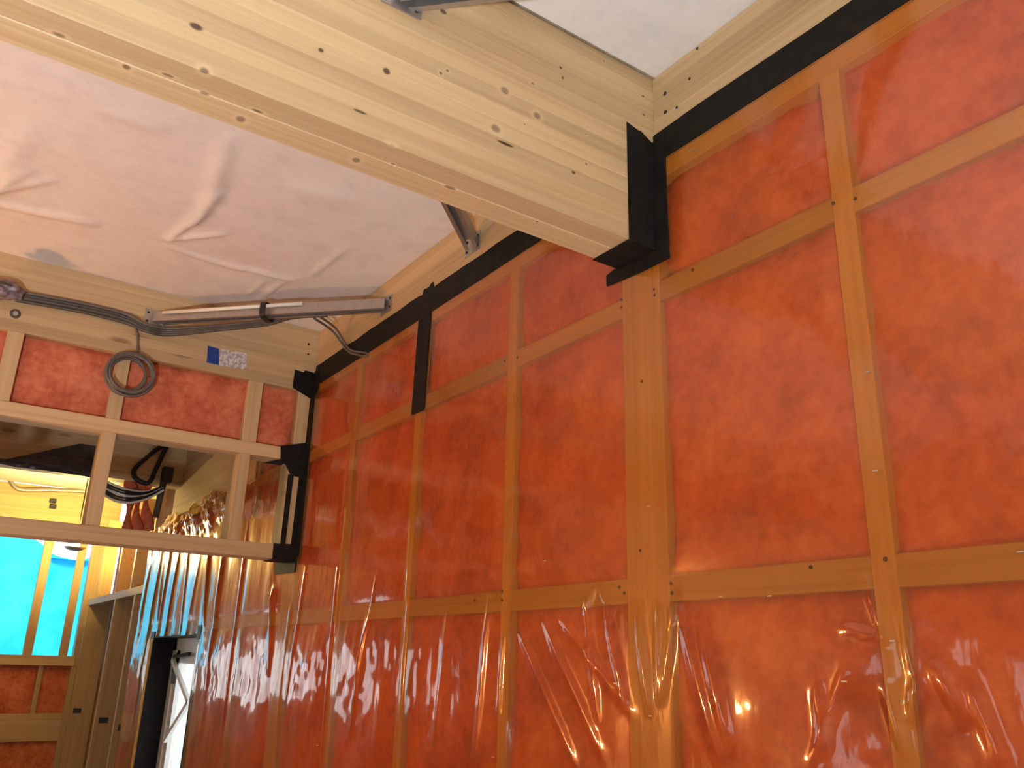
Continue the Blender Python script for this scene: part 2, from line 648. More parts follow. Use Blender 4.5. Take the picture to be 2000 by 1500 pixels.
cav = [(edges[i][1], edges[i + 1][0]) for i in range(len(edges) - 1)]


def batt(x, y0, y1, z0, z1, mat, parent, seed, rough=1.0, depth=0.03, axis='x', name='insulation_batt'):
    """soft slab of glass wool: bulges in the middle, sinks along its edges"""
    nu = max(8, int((y1 - y0) / .016))
    nv = max(8, int((z1 - z0) / .016))
    u, v = np.meshgrid(np.linspace(y0, y1, nu), np.linspace(z0, z1, nv), indexing='ij')
    e = np.minimum(np.minimum(u - y0, y1 - u), np.minimum(v - z0, z1 - v))
    sink = depth * np.exp(-e / (0.028 + .012 * vnoise(u * 6, v * 6, seed)))
    h = sink + rough * (0.0045 * (1 + fbm(u * 7, v * 7, seed, 3)) + 0.012 * np.clip(fbm(u * 3 + v * 1.5, v * 5 - u, seed + 5, 2) - .35, 0, 1))
    if axis == 'x':
        P = np.stack([x + h, u, v], -1).reshape(-1, 3)
    else:
        P = np.stack([u, x + h, v], -1).reshape(-1, 3)
    f = grid_faces(nu, nv)
    f = f[:, ::-1] if axis == 'x' else f
    return obj(name, P, f.tolist(), mat, parent, True)


sd = 0
for a, b in cav:
    if b - a < .1 or b < -1.0: continue
    rows = [(R1[1], TOPP), (R2[1], R1[0]), (-1.55, R2[0])]
    if a > 5.1: rows = rows[:1] + [(R2[1], R1[0])]
    for k, (z0, z1) in enumerate(rows):
        sd += 1
        rg = 3.0 if (k == 0 and a < 1.4) else 1.0
        batt(XW + .003, a, b, z0, z1, M['batt'], wr, sd, rg, 0.013)
    for z0, z1 in (R1, R2):
        MB().box(XW, XW + .045, a, b, z0, z1, .0015).build('nogging', M['wood_y'], wr)
MB().box(1.56, 1.58, YB, 5.2, ZF, ZC).build('sheathing', M['sheathing'], wr)
MB().box(1.56, 1.58, 5.2, 6.33, .12, ZC).build('sheathing', M['sheathing'], wr)
MB().box(1.392, 1.401, 4.53, 6.34, .93, TOPP, .001).build('board', M['wood_y'], wr)
MB().box(1.61, 1.63, 6.33, YG, ZF, ZC).build('sheathing', M['sheathing'], wr)
# the bare part of the wall in the far room: deep studs without insulation
for y in (7.22, 8.0, 9.33):
    s = MB().box(XW, XW + .2, y - SW, y + SW, ZF, .44, .0015).build('stud', M['wood_z'], wr)
    MB().box(XW + .03, XW + .10, y - SW - .001, y - SW, -.545, -.50).build('stamp', M['stamp'], s)
for y in (7.45, 8.07, 9.0):
    MB().box(XW, XW + .12, y - SW, y + SW, .50, TOPP, .0015).build('stud', M['wood_z'], wr)
MB().box(XW - .002, XW + .2, 6.9, YG, .44, .50, .0015).build('rail', M['wood_y'], wr)
MB().box(XW, XW + .2, 6.88, 6.93, ZF, TOPP, .0015).build('stud', M['wood_z'], wr)

for (u, v) in ((1627, 397), (1670, 388), (1213, 585), (1213, 600), (1277, 565), (1278, 576), (1352, 527), (1209, 1147), (1219, 1158), (980, 1155), (980, 1172),
               (1310, 1140), (1312, 1158), (1583, 1108), (927, 1172), (985, 705), (1010, 698), (1728, 1092), (1253, 745), (1250, 1075)):
    y, z = wl(u, v)
    MB().disc((1.4015, y, z), (-1, 0, 0), .0042, .0015, 8).build('nail', M['dark'], wr)

# ------------------------------------------------------------------ beams
def glulam_x(name, y0, y1, z0, z1, x0, x1, n, mat, label, under=None, two=False):
    r = root(name, ((x0 + x1) / 2, (y0 + y1) / 2, z0), label, 'beam')
    h = (z1 - z0) / n
    for i in range(n):
        if i == 0 and two:
            ym = y0 + (y1 - y0) * .47
            MB().box(x0, x1, y0, ym, z0, z0 + h, .0012).build('lamella', under, r)
            MB().box(x0, x1, ym, y1, z0 - .001, z0 + h, .0022).build('lamella', under, r)
        else:
            MB().box(x0, x1, y0, y1, z0 + i * h, z0 + (i + 1) * h, .0011).build('lamella', mat, r)
    return r


glulam_x('glulam_beam', 1.40, 1.535, 1.03, ZC + .008, XL, 1.545, 12, M['beam'],
         'deep laminated spruce beam with black tape wrapped round its end at the orange wall', M['beam_under'], True)
glulam_x('glulam_beam', 3.78, 3.92, 1.238, ZC + .01, XL, 1.545, 7, M['wood_x'],
         'laminated spruce beam over the red insulation, carrying the cable coil and paper label')
glulam_x('glulam_beam', 6.20, 6.34, 1.137, ZC + .01, XL, 1.545, 9, M['wood_x'],
         'shadowed spruce beam in the room beyond, dark sheeting and black cable on it')


def ledger(y0, y1, label):
    r = root('ledger_beam', (1.45, (y0 + y1) / 2, TOPP + .05), label, 'beam')
    z0, n = TOPP + .05, 6
    h = (ZC + .005 - z0) / n
    for i in range(n):
        MB().box(1.400, 1.53, y0, y1, z0 + i * h, z0 + (i + 1) * h, .0009).build('lamella', M['wood_y'], r)
    return r


ledger(YB, 1.399, 'spruce ledger beam under the white ceiling, above the long black tape')
ledger(1.536, 3.779, 'spruce ledger beam joining the two braces, between both laminated beams')
ledger(3.921, 6.199, 'spruce ledger beam in the room beyond the partition frame')

# screw heads near the beam joints
for (u, v) in ((1299, 183), (1300, 219), (1347, 154), (1362, 95), (1322, 210)):
    y, z = wl(u, v)
    tag(MB().disc((1.4005, y, z), (-1, 0, 0), .006 if u < 1310 else .004, .002, 10).build('screw', M['dark']),
        'dark screw head in the ledger beam beside the taped beam end', 'screw', 'screws in the ledger beam')
for (u, v) in ((603, 672), (602, 692)):
    p = px(u, v, 1, 3.78)
    tag(MB().disc((p[0], 3.781, p[2]), (0, -1, 0), .006, .002, 10).build('screw', M['dark']),
        'dark screw head at the corner end of the beam with the paper label', 'screw', 'screws at the beam corner')

# ------------------------------------------------------------------ ceiling membranes
def membrane(name, y0, y1, creases, amp, seed, res=.016):
    x0, x1 = XL, 1.43
    xs = np.concatenate([np.linspace(x0, -0.9, 30)[:-1], np.arange(-0.9, x1 + .001, res)])
    yy = np.arange(y0, y1 + .001, res)
    X, Y = np.meshgrid(xs, yy, indexing='ij')
    h = amp * fbm(X * 2.2, Y * 2.2, seed, 3)
    for (p, q, a, wd) in creases:
        h = h + seg_ridge(X, Y, p, q, a, wd, .35)
    edge = np.clip(np.minimum(np.minimum(Y - y0, y1 - Y), x1 - X) / .12, 0, 1)
    Z = ZC + .006 - np.clip(h, -.02, .05) * edge
    P = np.stack([X, Y, Z], -1).reshape(-1, 3)
    return tag(obj(name, P, grid_faces(len(xs), len(yy))[:, ::-1].tolist(), M['membrane'], None, True), kind='structure')


cp = lambda u, v: tuple(px(u, v, 2, ZC)[:2])
CR = [(cp(322, 472), cp(400, 410), .016, .016), (cp(370, 440), cp(425, 370), .020, .028), (cp(405, 400), cp(445, 260), .016, .035),
      (cp(322, 468), cp(450, 455), .011, .016), (cp(322, 478), cp(480, 530), .013, .022), (cp(440, 515), cp(580, 550), .012, .02),
      (cp(-60, 380), cp(60, 330), .014, .03), (cp(-60, 385), cp(200, 440), .013, .03), (cp(-20, 370), cp(110, 350), .011, .022),
      (cp(-40, 400), cp(60, 240), .012, .05), (cp(600, 545), cp(680, 480), .009, .018), (cp(480, 580), cp(520, 545), .008, .01),
      (cp(500, 590), cp(560, 545), .009, .012), (cp(150, 200), cp(330, 260), .006, .04), (cp(560, 360), cp(700, 400), .006, .05)]
membrane('ceiling', YB, 1.41, [(cp(1150, 110), cp(1230, 60), .006, .02), (cp(1200, 130), cp(1300, 60), .005, .02)], .004, 2, .03)
membrane('ceiling', 1.52, 3.80, CR, .0045, 4, .012)
membrane('ceiling', 3.90, YG, [], .006, 9, .05)
tag(MB().box(XL - .1, 1.65, YB - .1, YG + .1, ZC + .06, ZC + .1).build('roof_deck', M['osb']), kind='structure')

# ------------------------------------------------------------------ partition frame under the second beam
pt = root('wall_partition', (0.7, 3.84, .43), kind='structure')
PY0, PY1 = 3.782, 3.90
for a, b in ((XL, 1.388),):
    MB().box(a, b, PY0 - .002, PY1, .886, .944, .002).build('rail', M['wood_x'], pt)
    MB().box(a, b, PY0 - .002, PY1, .427, .492, .002).build('rail', M['wood_x'], pt)
sx = [(-2.27, -2.21), (-1.67, -1.61), (-1.07, -1.01), (-0.47, -0.41), (0.088, 0.148), (0.505, 0.560), (1.083, 1.150), (1.328, 1.387)]
for a, b in sx:
    MB().box(a, b, PY0, PY1, .944, 1.238, .0015).build('stud', M['wood_z'], pt)
for a, b in [(0.003, .058), (0.503, .557), (1.080, 1.132), (1.318, 1.387)]:
    MB().box(a, b, PY0 + .001, PY1, .492, .886, .0015).build('stud', M['wood_z'], pt)
MB().box(XL, -.9, PY0 + .01, PY1 - .01, ZF, .427).build('panel', M['osb'], pt)  # unseen board, added to block the work lamp from the far room
MB().box(XL, -.06, PY0 + .01, PY1 - .01, .492, .886).build('panel', M['osb'], pt)  # likewise added out of view, shades the far room between the rails
for i in range(len(sx) - 1):
    sd += 1
    batt(PY0 + .012, sx[i][1], sx[i + 1][0], .944, 1.238, M['batt_red'], pt, sd, 1.6, .02, 'y')

# ------------------------------------------------------------------ the amber film
FILM = {}


def film_x(y, z):
    return float(FILM['x'][np.argmin(np.abs(FILM['y'] - y)), np.argmin(np.abs(FILM['z'] - z))])


def build_film():
    fine = .0085
    ya = np.concatenate([np.linspace(-1.5, .3, 40)[:-1], np.arange(.3, 6.9, fine), [6.9]])
    za = np.concatenate([np.linspace(ZF + .02, -1.15, 12)[:-1], np.arange(-1.15, 1.345, fine), [1.35]])
    Y, Z = np.meshgrid(ya, za, indexing='ij')
    sup = np.full_like(Y, 9.0)                        # distance to the nearest timber that holds the film
    for y in YS + [6.37]: sup = np.minimum(sup, np.clip(np.abs(Y - y) - SW, 0, None))
    for a, b, t in posts: sup = np.minimum(sup, np.clip(np.maximum(a - Y, Y - b), 0, None))
    for a, b in (R1, R2, (TOPP, 1.4)): sup = np.minimum(sup, np.clip(np.maximum(a - Z, Z - b), 0, None))
    free = 1 - np.exp(-sup / .05)
    low = 1 / (1 + np.exp((Z - .02) / .07))           # the loose lower part
    farr = 1 / (1 + np.exp(-(Y - 3.95) / .12))
    h = .0025 * free * (1 + fbm(Y * 4, Z * 3, 21, 2))
    h += low * (.006 * (1 + fbm(Y * 3.0, Z * 2.2, 22, 2)) + .0012 * fbm(Y * 9, Z * 5, 23, 2)) * (0.35 + .65 * free)
    h += farr * .004 * (1 + fbm(Y * 5, Z * 1.2, 31, 2))
    patch = np.exp(-((Z + .06) / .2) ** 2) / (1 + np.exp(-(Y - 2.3) / .1))
    h += patch * (.0035 * (1 + fbm(Y * 16, Z * 9, 43, 2)) + .004 * fbm(Y * 6, Z * 4, 44, 1)) * (.4 + .6 * free)
    near_right = low * np.exp(-((Y - .85) / .35) ** 2)
    h += near_right * .007 * fbm(Y * 7, Z * 7, 41, 2)
    S = [((1060, 1195), (1185, 1480), .008, .012), ((1015, 1225), (1135, 1500), .008, .012), ((1185, 1180), (1228, 1380), .010, .011),
         ((1248, 1195), (1276, 1400), .012, .010), ((1290, 1175), (1292, 1380), .012, .008), ((1330, 1150), (1296, 1380), .010, .009),
         ((1330, 1180), (1420, 1500), .009, .016), ((1090, 1190), (1245, 1400), .008, .014), ((985, 1235), (975, 1410), .009, .006),
         ((1145, 1150), (1175, 1420), .007, .012), ((1370, 1200), (1440, 1480), .009, .018),
         ((1165, 1145), (1140, 1200), .006, .005), ((1170, 1145), (1200, 1200), .006, .005),
         ((800, 1160), (785, 1420), .009, .008), ((806, 1000), (795, 1180), .006, .007), ((685, 950), (655, 1250), .008, .010),
         ((664, 1080), (630, 1500), .009, .010), ((740, 1120), (700, 1330), .006, .008), ((960, 1150), (930, 1500), .006, .012),
         ((880, 1180), (850, 1500), .006, .02), ((720, 1200), (690, 1450), .008, .015),
         ((1690, 1120), (1735, 1250), .007, .007), ((1640, 1225), (1745, 1250), .007, .006), ((1760, 1170), (1790, 1330), .007, .006),
         ((1600, 1330), (1620, 1480), .007, .012), ((1660, 1300), (1590, 1500), .006, .01), ((1730, 1330), (1780, 1500), .008, .014),
         ((1800, 1320), (1780, 1420), .007, .012), ((1830, 1290), (1900, 1420), .008, .016), ((1890, 1310), (1970, 1500), .007, .014),
         ((1050, 1070), (1065, 1110), .003, .004), ((1705, 925), (1725, 918), .003, .004),
         ((1300, 360), (1420, 330), .003, .012), ((1380, 400), (1620, 300), .003, .02),
         ((545, 1120), (520, 1300), .008, .02), ((600, 1100), (560, 1400), .006, .012), ((570, 1180), (540, 1480), .008, .015)]
    for (a, b, am, wd) in S:
        h += seg_ridge(Y, Z, wl(*a), wl(*b), am, wd, .4)
    for k in range(11):                               # pleats hanging in the far room
        y0 = 4.1 + 2.6 * (k / 10) ** .7 + random.uniform(-.09, .09)
        z0 = random.uniform(.55, .9)
        z1 = random.uniform(-.5, .15)
        h += seg_ridge(Y, Z, (y0, z0), (y0 + random.uniform(-.15, .15), z1), random.uniform(.006, .018), random.uniform(.014, .035), .5)
    # bunched upper edge in the far room
    crump = 1 / (1 + np.exp(-(Y - 4.75) / .04)) * np.exp(-((Z - .86) / .12) ** 2)
    h += crump * (.03 + .02 * fbm(Y * 9, Z * 13, 51, 3))
    cut = .93 + .04 * fbm(Y * 6, Y * 0, 61, 2)
    sg = lambda q: 1 / (1 + np.exp(-q / .012))
    held = np.maximum.reduce([sg(Y - 3.70) * sg(4.06 - Y) * sg(Z - .31), sg(Y - 1.34) * sg(1.61 - Y) * sg(Z - .97), sg(Z - 1.262)])   # pressed flat under the tape
    h = np.where(held > .02, h * (1 - held) + .0015 * held, h)
    x = 1.3975 - np.clip(h, 0, .09)
    FILM.update(y=ya, z=za, x=x)
    P = np.stack([x, Y, Z], -1).reshape(-1, 3)
    yc = (Y[:-1, :-1] + Y[1:, 1:]) / 2
    zc = (Z[:-1, :-1] + Z[1:, 1:]) / 2
    keep = ~((yc > 5.2) & (yc < 6.32) & (zc < .12))
    keep &= ~((yc > 1.398) & (yc < 1.537) & (zc > 1.03))
    keep &= ~((yc > 3.774) & (yc < 3.926) & (zc > 1.232))
    keep &= ~((yc > 4.52) & (zc > cut[:-1, :-1]))
    return obj('vapour_barrier_film', P, grid_faces(len(ya), len(za), keep)[:, ::-1].tolist(), M['film'], None, True)


film = tag(build_film(), 'glossy amber plastic film stretched over the pink insulation and studs of the wall', 'plastic film')
for (u, v) in ((1355, 294), (1697, 727), (1712, 920), (1268, 989), (1747, 1252), (1656, 1331), (1273, 1398), (1208, 1335), (1410, 1165), (1505, 1164),
               (1068, 1095), (966, 1478), (624, 1456), (545, 1180), (560, 1210), (1995, 1078)):
    y, z = wl(u, v)
    fx = film_x(y, z)
    MB().box(fx - .0015, fx + .0005, y - .005, y + .005, z - .0012, z + .0012).build('staple', M['steel'], film)

# ------------------------------------------------------------------ black tape
TX = 1.3945


def wall_poly(pts, x=TX):
    return [(x, y, z) for y, z in pts], (1.3968 - x, 0, 0)      # pressed onto the film


def tape(name, polys, label, parent_loc):
    if len(polys) == 1:
        return tag(MB().prism(*polys[0][1]).build(polys[0][0], M['black']), label, 'tape')
    r = root(name, parent_loc, label, 'tape')
    for nm, pr in polys:
        MB().prism(*pr).build(nm, M['black'], r)
    return r


def jag(y0, y1, z, seed, a=.003, n=14):
    return [(y0 + (y1 - y0) * i / n, z + a * math.sin(seed + i * 2.7) * math.sin(i * 1.3)) for i in range(n + 1)]


tape('black_tape', [('black_tape', wall_poly([(YB, 1.285), (YB, 1.375)] + jag(-1.0, 1.398, 1.375, 1, .003) + [(1.398, 1.285)]))],
     'long black tape under the ledger beam with the white ceiling above', None)
tape('black_tape', [('black_tape', wall_poly([(1.54, 1.280), (1.54, 1.368)] + jag(1.6, 2.60, 1.370, 2) + [(2.61, 1.395), (2.625, 1.392), (2.64, 1.383), (2.68, 1.388), (2.69, 1.368)]
                                                     + jag(2.72, 3.77, 1.372, 5) + [(3.777, 1.265), (2.70, 1.268)]))],
     'black tape along the ledger from the near beam to the corner', None)
a, b, c, d = wl(820, 632), wl(843, 625), wl(830, 801), wl(806, 811)
tape('black_tape', [('black_tape', wall_poly([(2.703, 1.27), (2.612, 1.27), b, c, d, a], TX - .0015))],
     'black tape strip hanging vertically down one stud from the ledger tape', None)
tape('tape_collar', [
    ('face_strip', ([(1.298, 1.3975, 1.0295), (1.298, 1.3975, 1.378), (1.340, 1.3975, 1.368), (1.347, 1.3975, 1.371), (1.3965, 1.3975, 1.345), (1.3965, 1.3975, 1.0295)], (0, -.0012, 0))),
    ('bottom_strip', ([(1.297, 1.396, 1.0275), (1.3965, 1.396, 1.0275), (1.3965, 1.54, 1.0275), (1.297, 1.54, 1.0275)], (0, 0, -.0012))),
    ('side_flap', wall_poly([(1.400, .99), (1.400, 1.352), (1.362, 1.372), (1.354, 1.366), (1.356, 1.15), (1.353, .987)], TX - .002)),
    ('lower_flap', wall_poly([(1.353, .987), (1.400, 1.03), (1.54, 1.03), (1.56, 1.035), (1.592, 1.028), (1.592, .997), (1.45, .988)], TX - .0035))],
    'thick black tape collar wrapped round the end of the near beam', (1.39, 1.4, .99))
tape('corner_tape', [
    ('face_strip', ([(1.290, 3.778, 1.242), (1.292, 3.778, 1.335), (1.335, 3.778, 1.330), (1.345, 3.778, 1.343), (1.3965, 3.778, 1.338), (1.3965, 3.778, 1.2)], (0, -.0012, 0))),
    ('wall_flap', wall_poly([(3.777, 1.18), (3.777, 1.345), (3.72, 1.36), (3.715, 1.235)], TX - .002)),
    ('joint_strip', wall_poly([(3.777, .44), (3.777, 1.25), (3.748, 1.25), (3.738, .44)], TX - .001))],
    'black tape patch at the corner below the labelled beam, running down the joint', (1.39, 3.77, .44))
tape('rail_tape', [
    ('face_strip', ([(1.272, 3.7785, .884), (1.266, 3.7785, .947), (1.3965, 3.7785, .985), (1.3965, 3.7785, .81), (1.33, 3.7785, .815), (1.30, 3.7785, .86)], (0, -.0012, 0))),
    ('bottom_strip', ([(1.272, 3.777, .8845), (1.3965, 3.777, .8845), (1.3965, 3.905, .8845), (1.235, 3.905, .8845)], (0, 0, -.0012)))],
    'black tape wrapped round the wall end of the upper rail', (1.33, 3.78, .88))
tape('rail_tape', [
    ('face_strip', ([(1.288, 3.7785, .426), (1.285, 3.7785, .494), (1.3965, 3.7785, .500), (1.3965, 3.7785, .420)], (0, -.0012, 0))),
    ('bottom_strip', ([(1.288, 3.777, .4255), (1.3965, 3.777, .4255), (1.3965, 3.905, .4255), (1.288, 3.905, .4255)], (0, 0, -.0012))),
    ('wall_flap', wall_poly([wl(582, 1090), wl(578, 1118), wl(540, 1122), wl(540, 1085)], TX - .003))],
    'black tape wrapped round the wall end of the lower rail, flap below', (1.33, 3.78, .42))
tape('post_tape', [
    ('edge_strip', ([(1.3175, 3.7815, .494), (1.3175, 3.7815, .82), (1.345, 3.7815, .82), (1.342, 3.7815, .494)], (0, -.0012, 0))),
    ('edge_strip', ([(1.368, 3.7815, .494), (1.372, 3.7815, .82), (1.3965, 3.7815, .82), (1.3965, 3.7815, .494)], (0, -.0012, 0)))],
    'two black tape edges along the short end post between the rails', (1.35, 3.78, .49))

# ------------------------------------------------------------------ steel braces across the ceiling corners
def brace(a, b, label, flip=1):
    """U-channel from a to b (same height) with a bent fixing plate at each end"""
    a, b = Vector(a), Vector(b)
    r = root('steel_brace', a, label, 'brace', 'diagonal steel braces under the ceiling')
    t = (b - a).normalized()
    e = t.cross(Vector((0, 0, 1))).normalized()
    wd, hg, th = .048, .044, .0025
    MB().bar(a + Vector((0, 0, hg / 2)), b + Vector((0, 0, hg / 2)), wd, th).build('web', M['steel'], r)
    for s in (-1, 1):
        MB().bar(a + e * s * (wd / 2), b + e * s * (wd / 2), th, hg).build('flange', M['steel'], r)
        MB().bar(a + e * s * (wd / 2 - .006) - Vector((0, 0, hg / 2)), b + e * s * (wd / 2 - .006) - Vector((0, 0, hg / 2)), .014, th).build('lip', M['steel'], r)
    for p, n, q in ((a, Vector((0, 1 if flip > 0 else -1, 0)), Vector((1, 0, 0))), (b, Vector((1, 0, 0)), Vector((0, 1, 0)))):
        pl = MB()
        c = p + n * .001
        pl.bar(c - q * .05, c + q * .05, .003, .075)
        plate = pl.build('end_plate', M['steel'], r)
        for s, h in ((-.036, .02), (.036, .02), (-.036, -.02), (.036, -.02)):
            MB().disc(c + q * s + Vector((0, 0, h)) - n * .0015, -n, .0055, .003, 10).build('bolt', M['dark'], plate)
    return r


brace((0.632, 3.777, 1.430), (1.397, 3.02, 1.440), 'steel brace across the corner of the labelled beam, with cables tied to it')
brace((0.590, 1.539, 1.440), (1.397, 2.33, 1.440), 'steel brace behind the near beam, its shadow on the ledger', -1)
brace((0.625, 1.396, 1.415), (1.397, 0.61, 1.415), 'dark steel brace on the open side of the near beam')

# ------------------------------------------------------------------ cables on the labelled beam
by = 3.762
pf = lambda u, v, y=by: tuple(px(u, v, 1, y))
cb = root('conduit_bundle', (.35, by, 1.36), 'bundle of dark grey conduits running along the labelled beam', 'conduit')
for k in range(4):
    dz = (k - 1.5) * .0125
    pts = [(p[0], by - .004 * (k % 2), p[2] + dz) for p in (pf(32, 578), pf(90, 588), pf(170, 603), pf(245, 622))]
    q = [(p[0], 3.74, p[2] + dz * .8) for p in (pf(285, 640, 3.74), pf(330, 648, 3.74))]
    ex = [px(430, 640, 1, 3.62), px(520, 630, 1, 3.50), px(575, 616, 1, 3.40), px(640, 612, 1, 3.28)]
    ex = [(p[0], p[1], p[2] + dz * .55) for p in ex]
    MB().tube(spline(pts + q + ex, 8), .0075, 8).build('conduit', M['conduit'] if k < 3 else M['grey'], cb, True)
ba, bd = Vector((0.632, 3.777, 1.430)), Vector((.765, -.757, .01))
be = Vector((-.70, -.71, 0)) * .037
tag(MB().tube([ba + bd * .05 + be + Vector((0, 0, .010)), ba + bd * .66 + be + Vector((0, 0, .014))], .008, 10).build('pale_tube', M['white_tube'], None, True),
    'thin pale plastic tube lying along the cable brace', 'tube')
tc_ = (Vector((0.632, 3.777, 1.430)) + (Vector((1.397, 3.02, 1.440)) - Vector((0.632, 3.777, 1.430))) * .50)
tie = MB()
ee = Vector((.71, .70, 0))
tt_ = Vector((.71, -.70, 0))
loop = []
for q in np.linspace(0, 2 * math.pi, 33)[:-1]:
    cq, sq = math.cos(q), math.sin(q)
    k = (abs(cq) ** 5 + abs(sq) ** 5) ** -.2                     # rounded rectangle
    loop.append(tc_ + ee * (-.0105 + .0415 * cq * k) + Vector((0, 0, -.006 + .034 * sq * k)))
n = len(loop)
ring = []
for p in loop:                                                   # a flat band 26 mm wide
    o_ = (p - tc_).normalized() * .004
    ring += [p - tt_ * .013, p + tt_ * .013, p + tt_ * .013 + o_, p - tt_ * .013 + o_]
tie.add([p[:] for p in ring], [(4 * i + a, 4 * i + (a + 1) % 4, 4 * ((i + 1) % n) + (a + 1) % 4, 4 * ((i + 1) % n) + a) for i in range(n) for a in range(4)])
tag(tie.build('cable_tie', M['rubber']), 'black strap tied round the brace and its cables', 'strap')
for k in range(2):
    c1 = [np.array(px(614, 622, 1, 3.33)), np.array(px(650, 647, 0, 1.33)), np.array(px(678, 684, 0, 1.380)), np.array(px(700, 693, 0, 1.384)), np.array(px(724, 697, 0, 1.408))]
    off = [(.012, -.030, .002), (.004, -.022, .008), (0, -.013, .006), (0, -.008, .0115), (0, -.008, .0115)]
    pts = [p + k * np.array(d) for p, d in zip(c1, off)]
    tag(MB().tube(spline(pts, 8), .0055, 8).build('grey_cable', M['grey'], None, True),
        'thin grey cable sagging from the brace across the black tape', 'cable', 'cables entering the orange wall')
# hanging coil
co = root('cable_coil', pf(252, 760), 'coil of grey cable hanging from the labelled beam before the red insulation', 'cable coil')
cc = Vector(pf(250, 733))
cc.y = 3.748
pts = []
for i in range(7 * 36):
    q = 2 * math.pi * i / 36
    rr = .085 + .010 * math.sin(i * .06) 
    dx, dz = .010 * math.sin(i / 36 * 2.4), .006 * math.cos(i / 36 * 3.1)
    pts.append(cc + Vector((rr * math.cos(q) + dx, -.012 + .012 * math.sin(i / 36 * 4.0), rr * math.sin(q) * .98 + dz)))
MB().tube(pts, .0062, 6).build('windings', M['grey'], co, True)
MB().tube(spline([pf(263, 639, 3.747), pf(268, 655, 3.752), pf(271, 690, 3.755), pf(285, 706, 3.745), pf(297, 735, 3.742)], 8), .0055, 7).build('tail', M['grey'], co, True)
# label
lb = root('paper_label', pf(440, 700, 3.779), 'paper label with a blue end stuck on the beam face', 'label')
q = [pf(406, 675, 3.7785), pf(428, 681, 3.7785), pf(428, 713, 3.7785), pf(404, 708, 3.7785)]
MB().prism(q, (0, .0008, 0)).build('blue_field', M['blue_print'], lb)
q = [pf(428, 681, 3.7785), pf(482, 690, 3.7785), pf(481, 722, 3.7785), pf(428, 713, 3.7785)]
MB().prism(q, (0, .0008, 0)).build('white_field', M['paper'], lb)
# bolt with washer
bw = root('bolt', pf(30, 613, 3.78), 'single bolt with round washer in the labelled beam', 'bolt')
MB().disc(pf(30, 613, 3.780), (0, -1, 0), .020, .003, 20).build('washer', M['conduit'], bw)
MB().disc(pf(30, 613, 3.776), (0, -1, 0), .011, .008, 6).build('head', M['steel'], bw)
# round junction box at the end of the conduit, half out of the picture
jb = root('junction_box', pf(0, 570, 3.75), 'crumpled grey plastic wrapped round the conduit end', 'wrapping')
bm = bmesh.new()
bmesh.ops.create_icosphere(bm, subdivisions=4, radius=1)
c = np.array(pf(6, 566, 3.725))
vv = []
for v in bm.verts:
    n = v.co
    k = 1 + .22 * float(vnoise(n.x * 3 + n.z, n.y * 3 - n.z * 1.4, 7)) + .12 * float(vnoise(n.x * 8, n.z * 8 + n.y * 5, 8))
    vv.append((c[0] + n.x * .072 * k, c[1] + n.y * .05 * k, c[2] + n.z * .04 * k))
bm.verts.index_update()
MB().add(vv, [[q.index for q in f.verts] for f in bm.faces]).build('plastic_wrap', plain('purple_grey_wrap', (.22, .17, .18), .35, 0, .5, 60, .4), jb, True)
bm.free()
MB().disc((.02, 3.67, 1.385), (0.05, -.25, 1), .044, .006, 24).build('lid', M['conduit'], jb)

# ------------------------------------------------------------------ the room beyond: gable wall, window, tarpaulin
wg = root('wall_far', (0, YG, ZF), kind='structure')
G0, G1 = YG, YG + .12
MB().box(XL, 1.56, G0, G1, 1.15, ZC, .002).build('header', M['wood_x'], wg)
MB().box(XL, -2.4, G0, G1, ZF, 1.15).build('panel', M['osb'], wg)
MB().box(-2.4, 0.22, G0, G1, .30, 1.15).build('panel', M['osb'], wg)
MB().box(-2.4, 0.22, G0, G1, ZF, -.45).build('panel', M['osb'], wg)
MB().box(0.22, .34, G0, G1, ZF, 1.15).build('post', M['wood_z'], wg)
MB().box(1.36, 1.56, G0, G1, ZF, 1.15).build('post', M['wood_z'], wg)
MB().box(0.34, 1.38, G0 - .02, G1, -.125, -.035, .002).build('sill', M['wood_x'], wg)
MB().box(.34, 1.62, G0 + .10, G1, ZF, -.125).build('panel', M['sheathing'], wg)
MB().box(.34, 1.36, G0, G0 + .10, -.79, -.55, .002).build('board', M['wood_x'], wg)
MB().box(1.085, 1.125, G0, G0 + .1, -.55, -.125).build('stud', M['wood_z'], wg)
for k, (a, b) in enumerate(((.34, 1.085), (1.125, 1.40))):
    sd += 1
    batt(G0 + .02, a, b, -.55, -.125, M['batt_red'], wg, sd, 1, .02, 'y')
sd += 1
batt(G0 + .02, .34, 1.40, ZF, -.79, M['batt'], wg, sd, 1, .02, 'y')
w1 = root('window_1', (.85, YG, 0), kind='structure')
MB().box(.925, 1.005, G0 - .01, G0 + .05, -.035, 1.15, .003).build('mullion', M['wood_z'], w1)
MB().box(1.235, 1.31, G0 + .02, G0 + .05, -.035, 1.15, .003).build('mullion', M['wood_z'], w1)
MB().box(.34, .40, G0, G0 + .05, -.035, 1.15, .003).build('mullion', M['wood_z'], w1)
w4 = root('window_4', (-1.1, YG, -1.2), kind='structure')
f = MB()
for q in ((-2.4, -2.33), (-1.13, -1.06), (.15, .22)):
    f.box(q[0], q[1], G0 + .03, G0 + .09, -.45, .30)
f.box(-2.4, .22, G0 + .03, G0 + .09, -.45, -.39)
f.box(-2.4, .22, G0 + .03, G0 + .09, .22, .30)
f.build('window_frame', M['white'], w4)
MB().box(-2.35, .18, G0 + .055, G0 + .06, -.42, .25).build('pane', M['glass'], w4)
